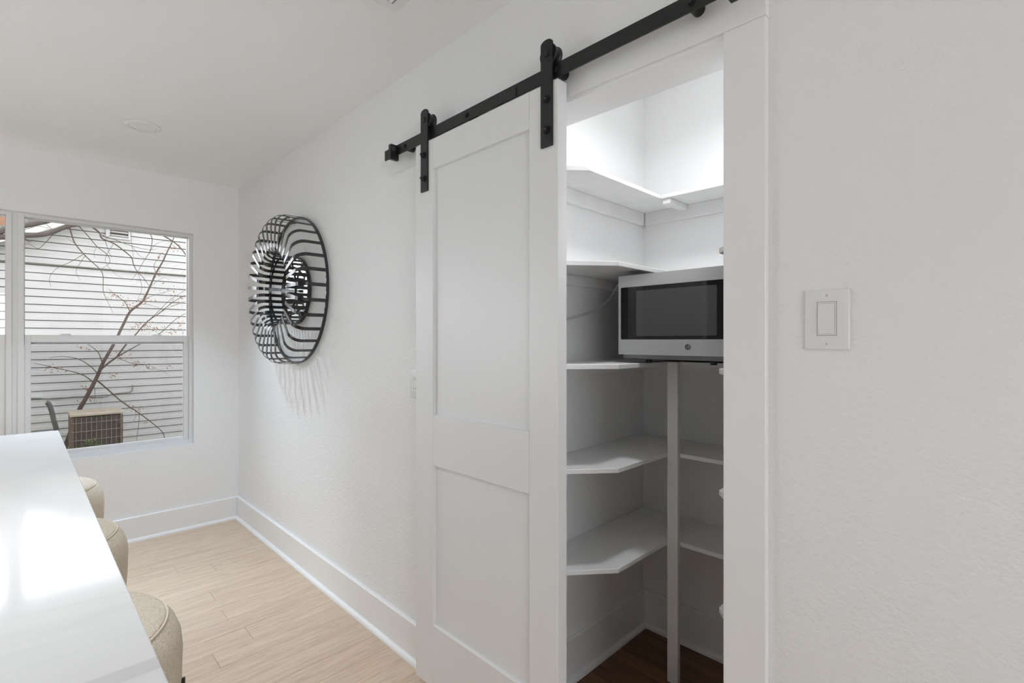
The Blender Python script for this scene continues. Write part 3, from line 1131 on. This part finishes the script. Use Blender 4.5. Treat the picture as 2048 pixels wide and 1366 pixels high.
LAMP = (0.70, 0.845, 1.0)
lit = at(285.5, 252, 2, H)
recessed(lit, 'white round recessed ceiling light nearest the window wall', 4.6, 86)
recessed((-0.10, 1.45), 'added unseen recessed ceiling light over the counter opposite the barn door', 2.6, 85, (0.88, 0.945, 1.0))  # this and the following lamps are unseen guesses added to balance the light
recessed((lit.x, -0.35), 'added unseen recessed ceiling light behind the camera near the light switch', 0.6)
recessed((-1.35, lit.y), 'added unseen recessed ceiling light on the added opening side', 7.0)
recessed((-1.35, 1.45), 'added unseen recessed ceiling light beyond the island', 6.5)
recessed((-1.35, -0.35), 'added unseen recessed ceiling light in the far rear of the room', 5.0)

vx1, vy1 = at(791.5, 20, 2, H).x, at(791.5, 20, 2, H).y
vn = thing('ceiling_vent', (vx1 - 0.09, vy1 - 0.16, H), 'white slatted air register on the ceiling at the top edge of the photo', 'vent')
obj('frame', (lambda b: (box(b, vx1 - 0.20, vx1, vy1 - 0.030, vy1, H - 0.009, H - 0.0002), box(b, vx1 - 0.20, vx1, vy1 - 0.36, vy1 - 0.33, H - 0.009, H - 0.0002),
     box(b, vx1 - 0.030, vx1, vy1 - 0.33, vy1 - 0.030, H - 0.009, H - 0.0002), box(b, vx1 - 0.20, vx1 - 0.17, vy1 - 0.33, vy1 - 0.030, H - 0.009, H - 0.0002))[-1])(B()), WHITEPL, vn)
obj('duct_back', bx(vx1 - 0.17, vx1 - 0.03, vy1 - 0.33, vy1 - 0.03, H - 0.0012, H - 0.0003), DARKSLOT, vn)
for k in range(9):
    xx = vx1 - 0.036 - k * 0.0155
    bm = B()
    prism(bm, [(xx, H - 0.0085), (xx - 0.0095, H - 0.0035), (xx - 0.0095, H - 0.0022), (xx, H - 0.0072)], 1, vy1 - 0.33, vy1 - 0.03)
    obj('slat', bm, WHITEPL, vn)

# ------------------------------------------------------------------ island counter and stools
CX0, CX1, CY0, CY1, CZ = -0.86, 0.1265, 0.30, 3.036, 0.910
isl = thing('kitchen_island', ((CX0 + CX1) / 2, (CY0 + CY1) / 2, 0), 'long white island base under the quartz counter', 'island')
bx0, bx1, by0, by1 = CX0 + 0.03, -0.235, CY0 + 0.03, CY1 - 0.03
obj('body', bx(bx0, bx1, by0, by1, 0.09, CZ - 0.030), CABINET, isl)
obj('plinth', bx(bx0 + 0.06, bx1, by0 + 0.03, by1 - 0.03, 0.0, 0.09), BLKPLAST, isl)
n = 4
for k in range(n):
    a = by0 + (by1 - by0) * k / n + 0.012
    b = by0 + (by1 - by0) * (k + 1) / n - 0.012
    bm = holed(B(), 0, bx1, bx1 + 0.018, (a, b), (0.10, CZ - 0.045), [(a + 0.07, b - 0.07, 0.17, CZ - 0.115)])
    obj('side_panel', bm, CABINET, isl)
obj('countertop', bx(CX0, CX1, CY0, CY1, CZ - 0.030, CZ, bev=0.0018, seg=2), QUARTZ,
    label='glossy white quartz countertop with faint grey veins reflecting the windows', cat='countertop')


def stool(x, y, leg_a, label):
    R = 0.236
    zs = 0.704                                   # seam height
    s = thing('bar_stool', (x, y, 0), label, 'stool', 'beige upholstered stools along the counter')
    # skirted drum body, slightly narrower at the bottom
    prof_b = [(0, 0.485), (R - 0.03, 0.485), (R - 0.012, 0.490), (R - 0.006, 0.505), (R - 0.002, 0.56), (R, 0.625), (R - 0.003, 0.657), (R - 0.013, 0.685), (R - 0.030, zs)]
    bm = B()
    lathe(bm, prof_b + [(0, zs)], (x, y), 72)
    obj('seat_body', bm, FABRIC, s, smooth=True)
    rs = R - 0.030
    bm = B()
    lathe(bm, [(rs, zs - 0.002)] + [(rs * math.cos(t), zs + 0.026 * math.sin(t) ** 0.8) for t in [math.pi / 2 * k / 12 for k in range(1, 12)]] + [(0, zs + 0.026)], (x, y), 72)
    cush = obj('cushion_top', bm, FABRIC, s, smooth=True)
    bm = B()
    circ = [(x + (rs + 0.001) * math.cos(2 * math.pi * k / 72), y + (rs + 0.001) * math.sin(2 * math.pi * k / 72), zs + 0.001) for k in range(73)]
    tube(bm, circ, 0.0022, seg=7)
    obj('piping', bm, PIPING, cush, smooth=True)
    for k in range(4):
        a = math.radians(leg_a + 90 * k)
        d = Vector((math.cos(a), math.sin(a), 0))
        t = Vector((-d.y, d.x, 0))
        bm = B()
        c = Vector((x, y, 0))
        w = 0.019
        sect = [(-w, 0.0), (w, 0.0), (w, 0.535), (w * 0.7, 0.551), (0, 0.556), (-w * 0.7, 0.551), (-w, 0.535)]
        fr = [bm.verts.new(c + d * (R + 0.004) + t * p[0] + Vector((0, 0, p[1]))) for p in sect]
        bk = [bm.verts.new(c + d * (R - 0.026) + t * p[0] + Vector((0, 0, p[1]))) for p in sect]
        bm.faces.new(fr)
        bm.faces.new(list(reversed(bk)))
        for i in range(len(sect)):
            j = (i + 1) % len(sect)
            bm.faces.new((fr[i], bk[i], bk[j], fr[j]))
        bmesh.ops.recalc_face_normals(bm, faces=bm.faces)
        obj('leg', bm, LEGWOOD, s)
    bm = B()
    circ = [(x + (R - 0.028) * math.cos(2 * math.pi * k / 60), y + (R - 0.028) * math.sin(2 * math.pi * k / 60), 0.17) for k in range(61)]
    tube(bm, circ, 0.009, seg=8)
    obj('foot_ring', bm, BLKPLAST, s, smooth=True)


stool(0.033, 1.375, -14, 'nearest beige fabric stool at the counter, largest of the three')
stool(0.022, 2.085, -38, 'middle beige fabric stool tucked under the counter')
stool(0.027, 2.790, -40, 'farthest beige fabric stool, next to the window wall')

# ------------------------------------------------------------------ outside: ground, neighbour's house, condenser, trees
GZ = -0.45
obj('ground', bx(-14, 16, YW + 0.3, 30, GZ - 0.3, GZ), GROUND, label='bare soil and grass of the yard outside the window', cat='ground', kind='structure')
HY = 9.95
house = thing('neighbour_house', (1.0, HY, GZ), "neighbour's white house with horizontal vinyl siding", 'house')
HX0, HX1 = -7.0, 11.4
APX, APZ, SL = 2.25, 3.90, 0.51
PITCH = 0.1143
obj('sheathing', (lambda b: prism(b, [(HX0, GZ), (HX1, GZ), (HX1, APZ - (HX1 - APX) * SL + 0.0), (APX, APZ), (HX0, APZ - (APX - HX0) * SL)], 1, HY + 0.012, HY + 0.4))(B()), GAPSHADE, house)  # dark backing whose colour reads as lap shadow between boards
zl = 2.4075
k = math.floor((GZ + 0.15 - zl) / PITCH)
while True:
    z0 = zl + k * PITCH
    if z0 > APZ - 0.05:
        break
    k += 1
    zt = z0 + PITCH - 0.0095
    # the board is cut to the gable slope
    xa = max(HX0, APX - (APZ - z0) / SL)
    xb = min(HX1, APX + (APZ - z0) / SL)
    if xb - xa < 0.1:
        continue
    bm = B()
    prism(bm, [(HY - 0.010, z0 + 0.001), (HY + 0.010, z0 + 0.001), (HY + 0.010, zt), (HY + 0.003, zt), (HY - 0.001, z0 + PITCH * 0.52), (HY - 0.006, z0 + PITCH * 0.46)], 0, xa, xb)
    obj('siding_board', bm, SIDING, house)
# gable vent with louvres
v0 = at(211, 479, 1, HY)
vx0, vx1_ = v0.x, at(261, 479, 1, HY).x
vz0 = at(240, 479, 1, HY).z
vent = obj('gable_vent', holed(B(), 1, HY - 0.035, HY - 0.006, (vx0, vx1_), (vz0, vz0 + 0.34), [(vx0 + 0.05, vx1_ - 0.03, vz0 + 0.03, vz0 + 0.31)]), SIDING, house)
obj('vent_back', bx(vx0 + 0.05, vx1_ - 0.03, HY - 0.012, HY - 0.008, vz0 + 0.03, vz0 + 0.31), GAPSHADE, vent)
for q in range(5):
    zz = vz0 + 0.04 + q * 0.054
    bm = B()
    prism(bm, [(HY - 0.033, zz), (HY - 0.012, zz + 0.022), (HY - 0.012, zz + 0.028), (HY - 0.033, zz + 0.006)], 0, vx0 + 0.05, vx1_ - 0.03)
    obj('slat', bm, SIDING, vent)
# rake boards and roof planes
for s in (-1, 1):
    xe = HX0 - 0.3 if s < 0 else HX1 + 0.3
    ze = APZ - abs(xe - APX) * SL
    bm = B()
    prism(bm, [(xe, ze - 0.02), (APX, APZ - 0.02), (APX, APZ + 0.16), (xe, ze + 0.16)], 1, HY - 0.30, HY - 0.27)
    obj('rake_board', bm, RAKE, house)
    bm = B()
    prism(bm, [(xe, ze + 0.0), (APX, APZ + 0.0), (APX, APZ + 0.02), (xe, ze + 0.02)], 1, HY - 0.27, HY + 0.02)
    obj('soffit', bm, RAKE, house)
    bm = B()
    prism(bm, [(xe, ze + 0.16), (APX, APZ + 0.16), (APX, APZ + 0.20), (xe, ze + 0.20)], 1, HY - 0.33, HY + 9)
    obj('roof_slope', bm, ROOFM, house)
# cables clipped to the siding
bm = B()
tube(bm, [Vector((HX0 + 1, HY - 0.022, 2.428)), Vector((0.2, HY - 0.022, 2.421)), Vector((1.2, HY - 0.024, 2.413)), Vector((5, HY - 0.022, 2.418))], 0.011, seg=6)
obj('wall_cable', bm, CABLE, house)
bm = B()
lp = [(20, 797), (64, 796.5), (105, 797.5), (128, 796), (151, 793.5), (180, 794.5), (209, 793.5), (222, 789), (240, 786), (258, 784.8), (264.5, 780), (265.5, 773), (265, 770)]
tube(bm, smooth_path([at(u, v, 1, HY - 0.02) for u, v in lp], 3), 0.0075, seg=6)
obj('wall_cable', bm, CABLE, house)

# brick chimney far behind the roof, seen in the left window
obj('chimney', bx(-0.62, -0.08, 13.0, 13.5, 2.3, 4.6, bev=0.01), BRICK, house)

# air conditioner condenser
AY = 8.7
ax0, ax1 = at(142, 830, 1, AY).x, at(246, 830, 1, AY).x
azt = at(142, 829, 1, AY).z
ac = thing('air_conditioner', ((ax0 + ax1) / 2, AY + 0.28, GZ), 'rusty brown air conditioner condenser with beige lid outside the window', 'air conditioner')
adp = 0.50
obj('pad', bx(ax0 - 0.06, ax1 + 0.06, AY - 0.06, AY + adp + 0.06, GZ, GZ + 0.07), mat('concrete', (0.4, 0.39, 0.37), 0.9, bump=(40, 0.3, 0.01)), ac)
obj('coil', bx(ax0 + 0.015, ax1 - 0.015, AY + 0.02, AY + adp - 0.02, GZ + 0.07, azt - 0.055), ACBODY, ac)
bm = B()
obj('lid', bx(ax0 - 0.012, ax1 + 0.012, AY - 0.012, AY + adp + 0.012, azt - 0.04, azt, bev=0.010, seg=2), ACLID, ac)
for xx in (ax0, ax1 - 0.03):
    for yy in (AY, AY + adp - 0.03):
        obj('corner_post', bx(xx, xx + 0.03, yy, yy + 0.03, GZ + 0.07, azt - 0.05), ACRUST, ac)
obj('side_panel', bx(ax0, ax0 + 0.012, AY + 0.03, AY + adp - 0.03, GZ + 0.07, azt - 0.05), ACRUST, ac)
z = azt - 0.05 - 0.075
while z > GZ + 0.1:
    bm = B()
    tube(bm, [(ax0 + 0.005, AY - 0.004, z), (ax1 - 0.005, AY - 0.004, z)], 0.005, seg=5)
    obj('guard_wire', bm, ACWIRE, ac)
    z -= 0.115
x = ax0 + 0.05
while x < ax1 - 0.02:
    bm = B()
    tube(bm, [(x, AY - 0.004, GZ + 0.08), (x, AY - 0.004, azt - 0.05)], 0.004, seg=5)
    obj('guard_wire', bm, ACWIRE, ac)
    x += 0.052

# hose beside the condenser
bm = B()
hp = [(92, 805), (96, 806.5), (100, 813), (104, 825), (107.5, 840), (111, 852), (113.5, 864), (116, 890), (117, 905)]
tube(bm, smooth_path([at(u, v, 1, 9.55) for u, v in hp], 3), 0.030, seg=10)
obj('drain_hose', bm, HOSE, smooth=True, label='dark bent hose standing against the siding left of the condenser', cat='hose')

# weeds growing in front of the condenser
bm = B()
rng = random.Random(3)
for q in range(330):
    u = rng.gauss(183, 22)
    top = 876 + 0.020 * (u - 183) ** 2
    v = rng.uniform(top, top + 34)
    p = at(u, v, 1, AY - 0.12 - rng.uniform(0, 0.14))
    if p.z < GZ:
        continue
    a, t = rng.uniform(0, 6.28), rng.uniform(-0.5, 0.7)
    L_, W_ = rng.uniform(0.018, 0.04), rng.uniform(0.008, 0.016)
    d = Vector((math.cos(a) * math.cos(t), math.sin(a) * math.cos(t), math.sin(t)))
    s = d.cross(Vector((0.2, 0.3, 1))).normalized() * W_
    bm.faces.new([bm.verts.new(x_) for x_ in (p - d * L_, p + s, p + d * L_, p - s)])
for q in range(16):
    u = rng.gauss(183, 20)
    p = at(u, 885 + 0.02 * (u - 183) ** 2, 1, AY - 0.18)
    b0 = len(bm.verts)
    tube(bm, [(p.x + rng.uniform(-0.05, 0.05), p.y, GZ - 0.01), (p.x, p.y, p.z)], 0.004, seg=4)
obj('weed_clump', bm, GREEN, label='green weeds growing in front of the condenser', cat='weeds', kind='stuff')


# sapling behind the condenser and bare limbs hanging from a larger tree
def limb(bm, pts, Y, r0, r1, seg=6, n=3):
    P = smooth_path([at(u, v, 1, Y if not callable(Y) else Y(i)) for i, (u, v) in enumerate(pts)], n)
    m_ = len(P) - 1
    tube(bm, P, [r0 + (r1 - r0) * i / m_ for i in range(m_ + 1)], seg)
    return P


sap = thing('sapling', at(152, 830, 1, 9.6) * 1.0, 'thin leaning sapling with dry orange leaves against the siding', 'tree')
sap.location.z = GZ
WORLD[sap.name] = Vector(sap.location)
SYP = 9.60
bm = B()
base = at(150, 838, 1, SYP)
trunk = [(140, 868), (158, 821), (168.9, 801.7), (184.5, 772.5), (196.4, 748.7), (203.7, 730.4), (214.7, 710.3), (226.6, 689.8), (236.6, 669.8), (249.4, 643.3), (260.4, 623.1), (278.7, 608.5), (287.9, 598.4), (299.8, 573.7), (311.7, 547.1), (326.3, 521.5), (335.5, 501.4), (344.6, 483.1), (352, 462)]
P = [at(u, v, 1, SYP) for u, v in trunk]
P = [Vector((P[0].x - 0.12, SYP, GZ - 0.02))] + P
PP = smooth_path(P, 3)
tube(bm, PP, [0.030 - 0.024 * i / (len(PP) - 1) for i in range(len(PP))], 8)
obj('trunk', bm, TWIG, sap, smooth=True)
branches = [
    ([(202.8, 737.7), (218.3, 724.9), (233, 713.9), (251.3, 690.1), (270.5, 669.8), (295.2, 642.3), (317, 627.7), (346.4, 603.9), (378, 587)], 0.016, 0.004),
    ([(231, 715.7), (253, 703), (277, 689.8), (315.3, 669.8), (335.5, 653.3), (353.8, 636.8), (380, 622)], 0.010, 0.003),
    ([(193.6, 760.4), (214.7, 778), (240.3, 800.8), (260.4, 814.6), (278.7, 826.5), (297, 840.2), (315.3, 854.8), (326.3, 866.7), (330, 880)], 0.012, 0.005),
    ([(186.5, 764.3), (167.1, 750.5), (141.5, 742.3), (110.4, 735.9), (88.4, 730.4), (66, 726)], 0.009, 0.0028),
    ([(196.4, 748.7), (181.7, 733.1), (159.8, 719.4), (137.8, 713.9), (117.7, 713), (98, 716)], 0.008, 0.0025),
    ([(204, 724), (196.4, 704.8), (179, 690.5), (160, 683)], 0.007, 0.0025),
    ([(259.5, 622.4), (249.4, 603.9), (231.1, 590.2), (217.4, 577.4)], 0.007, 0.0025),
    ([(233, 715), (262, 726), (290, 729), (298, 738), (322, 740), (340, 752)], 0.005, 0.0018),
    ([(270.5, 818), (272, 832), (266, 843)], 0.003, 0.002),
    ([(278, 826.5), (278, 845), (273, 880)], 0.004, 0.003),
    ([(295.2, 642.3), (320, 620), (340, 600), (376, 577)], 0.005, 0.002),
    ([(288, 598.4), (310, 590), (345, 580)], 0.004, 0.0018),
    ([(312, 547), (308, 530), (318, 515), (322, 505)], 0.004, 0.0018),
    ([(300, 573.7), (318, 560), (330, 555), (338, 560)], 0.003, 0.0015),
    ([(285, 654), (310, 662), (330, 676)], 0.003, 0.0015),
    ([(188, 767), (190, 790), (188, 808)], 0.0035, 0.002),
    ([(280, 608), (300, 610), (322, 617)], 0.004, 0.0018),
    ([(318, 626), (345, 612), (378, 600)], 0.004, 0.002),
]
for pts, r0, r1 in branches:
    bm = B()
    limb(bm, pts, SYP, r0, r1, 6)
    obj('branch', bm, TWIG, sap, smooth=True)
rng = random.Random(11)
bm = B()
clusters = [(290, 600, 16, 8, 26), (270, 612, 14, 6, 16), (345, 500, 10, 10, 14), (325, 515, 10, 8, 10), (300, 655, 22, 10, 30), (275, 655, 14, 8, 16), (345, 660, 22, 10, 18), (350, 600, 18, 14, 14),
            (240, 715, 16, 8, 20), (270, 725, 22, 8, 18), (300, 735, 14, 8, 10), (175, 778, 10, 6, 16), (185, 795, 8, 8, 12), (260, 813, 14, 6, 16), (278, 820, 8, 6, 8), (110, 735, 26, 8, 14),
            (165, 695, 14, 6, 8), (225, 752, 8, 4, 10), (230, 590, 18, 8, 12), (255, 605, 12, 8, 8), (310, 548, 10, 10, 8), (335, 580, 20, 10, 10), (360, 645, 10, 10, 8), (162, 803, 5, 5, 5), (290, 846, 6, 5, 4), (247, 856, 5, 5, 4), (340, 735, 8, 6, 5)]
for cu_, cv, su, sv, n in clusters:
    for q in range(n):
        p = at(rng.gauss(cu_, su * 0.6), rng.gauss(cv, sv * 0.6), 1, SYP + rng.uniform(-0.12, 0.06))
        a, t = rng.uniform(0, 6.28), rng.uniform(-1.2, 0.6)
        L_, W_ = rng.uniform(0.012, 0.028), rng.uniform(0.004, 0.009)
        d = Vector((math.cos(a) * math.cos(t), math.sin(a) * math.cos(t) * 0.5, math.sin(t)))
        s = d.cross(Vector((0.1, 1, 0.2))).normalized() * W_
        bm.faces.new([bm.verts.new(x_) for x_ in (p - d * L_, p + s, p + d * L_, p - s)])
obj('dry_leaves', bm, LEAF, sap, kind='stuff')

OY = 8.9
ot = thing('bare_tree', (-3.4, OY, GZ), 'bare dark tree limbs hanging across the top of the window', 'tree')
bm = B()
tube(bm, smooth_path([(-3.4, OY, GZ - 0.02), (-3.35, OY, 1.0), (-3.2, OY, 2.4), (-2.7, OY, 3.1), (-1.9, OY, 3.05)], 4), [0.22 - 0.15 * i / 16 for i in range(17)], 10)
obj('trunk', bm, BARK, ot, smooth=True)
bigs = [
    ([(-80, 470), (-30, 466), (0, 463), (14, 457), (49, 451), (70, 447), (92, 443), (125, 433), (150, 420)], 0.045, 0.026),
    ([(-60, 474), (10, 474), (50, 470.5), (75, 470), (100, 466), (122, 457), (140, 451), (165, 447), (190, 437), (220, 420)], 0.036, 0.024),
]
for pts, r0, r1 in bigs:
    bm = B()
    P = limb(bm, pts, OY, r0, r1, 9)
    obj('limb', bm, BARK, ot, smooth=True)
smalls = [
    ([(137, 447), (142.7, 466.6), (149.3, 485.6), (166.9, 507.6), (183.7, 523.7), (200.6, 539.1), (206.4, 554.5), (206.4, 582.3), (214.5, 601.3), (226.2, 626.2)], 0.010, 0.002),
    ([(166.9, 508.3), (141.3, 523.7), (117.8, 534), (103.2, 547.1), (98.8, 558.8), (101.7, 573.5)], 0.0045, 0.0015),
    ([(169.8, 512), (157.4, 531), (152.3, 544.2), (160.3, 560.3)], 0.0035, 0.0015),
    ([(155, 449), (177.9, 473.9), (194, 493), (213, 507.6), (219.6, 519.3), (217.4, 528.1), (203, 538)], 0.007, 0.002),
    ([(176.4, 448), (188.1, 456.4), (199.8, 466.6), (204.2, 476.9), (227.5, 486.7), (247.6, 501.4), (263.2, 515.1), (266.8, 528.8), (275, 543.5), (286, 554.5), (298.8, 572.8)], 0.014, 0.003),
    ([(316, 464), (328.1, 472.1), (346.4, 483.1), (361.1, 495.9), (372, 510.5), (378, 525)], 0.012, 0.006),
    ([(296, 462), (304.3, 477.6), (299.8, 503.2), (287.9, 521.5), (275, 544.4), (261.3, 561.8)], 0.006, 0.002),
    ([(204, 472), (225.6, 478), (264, 492.2), (298.8, 499.6), (315, 498)], 0.006, 0.002),
    ([(110, 463), (96, 480), (86, 490), (76, 497), (60, 489), (46, 487)], 0.005, 0.0025),
    ([(49, 476), (58, 484), (64, 481)], 0.006, 0.002),
    ([(90, 446), (104, 458), (116, 462)], 0.004, 0.002),
    ([(46, 460), (60, 456), (74, 452), (92, 455), (104, 460)], 0.004, 0.0018),
    ([(210, 479), (214, 493), (219, 507), (224, 516)], 0.004, 0.0018),
    ([(260, 452), (263, 486), (267, 515)], 0.003, 0.0018),
    ([(227, 487), (210, 520), (228, 545), (245, 556)], 0.003, 0.0015),
    ([(275, 543), (284, 575), (276, 598)], 0.003, 0.0015),
    ([(300, 503), (312, 488), (335, 482), (352, 496)], 0.0028, 0.0015),
    ([(264, 492), (280, 512), (300, 520)], 0.0028, 0.0015),
    ([(199, 467), (214, 474), (222, 468), (222, 455)], 0.004, 0.002),
    ([(150, 487), (140, 480), (132, 474)], 0.003, 0.0015),
    ([(194, 493), (188, 505), (190, 516)], 0.0025, 0.0015),
]
for pts, r0, r1 in smalls:
    bm = B()
    limb(bm, pts, OY + 0.02, r0, r1, 6)
    obj('twig', bm, TWIG, ot, smooth=True)
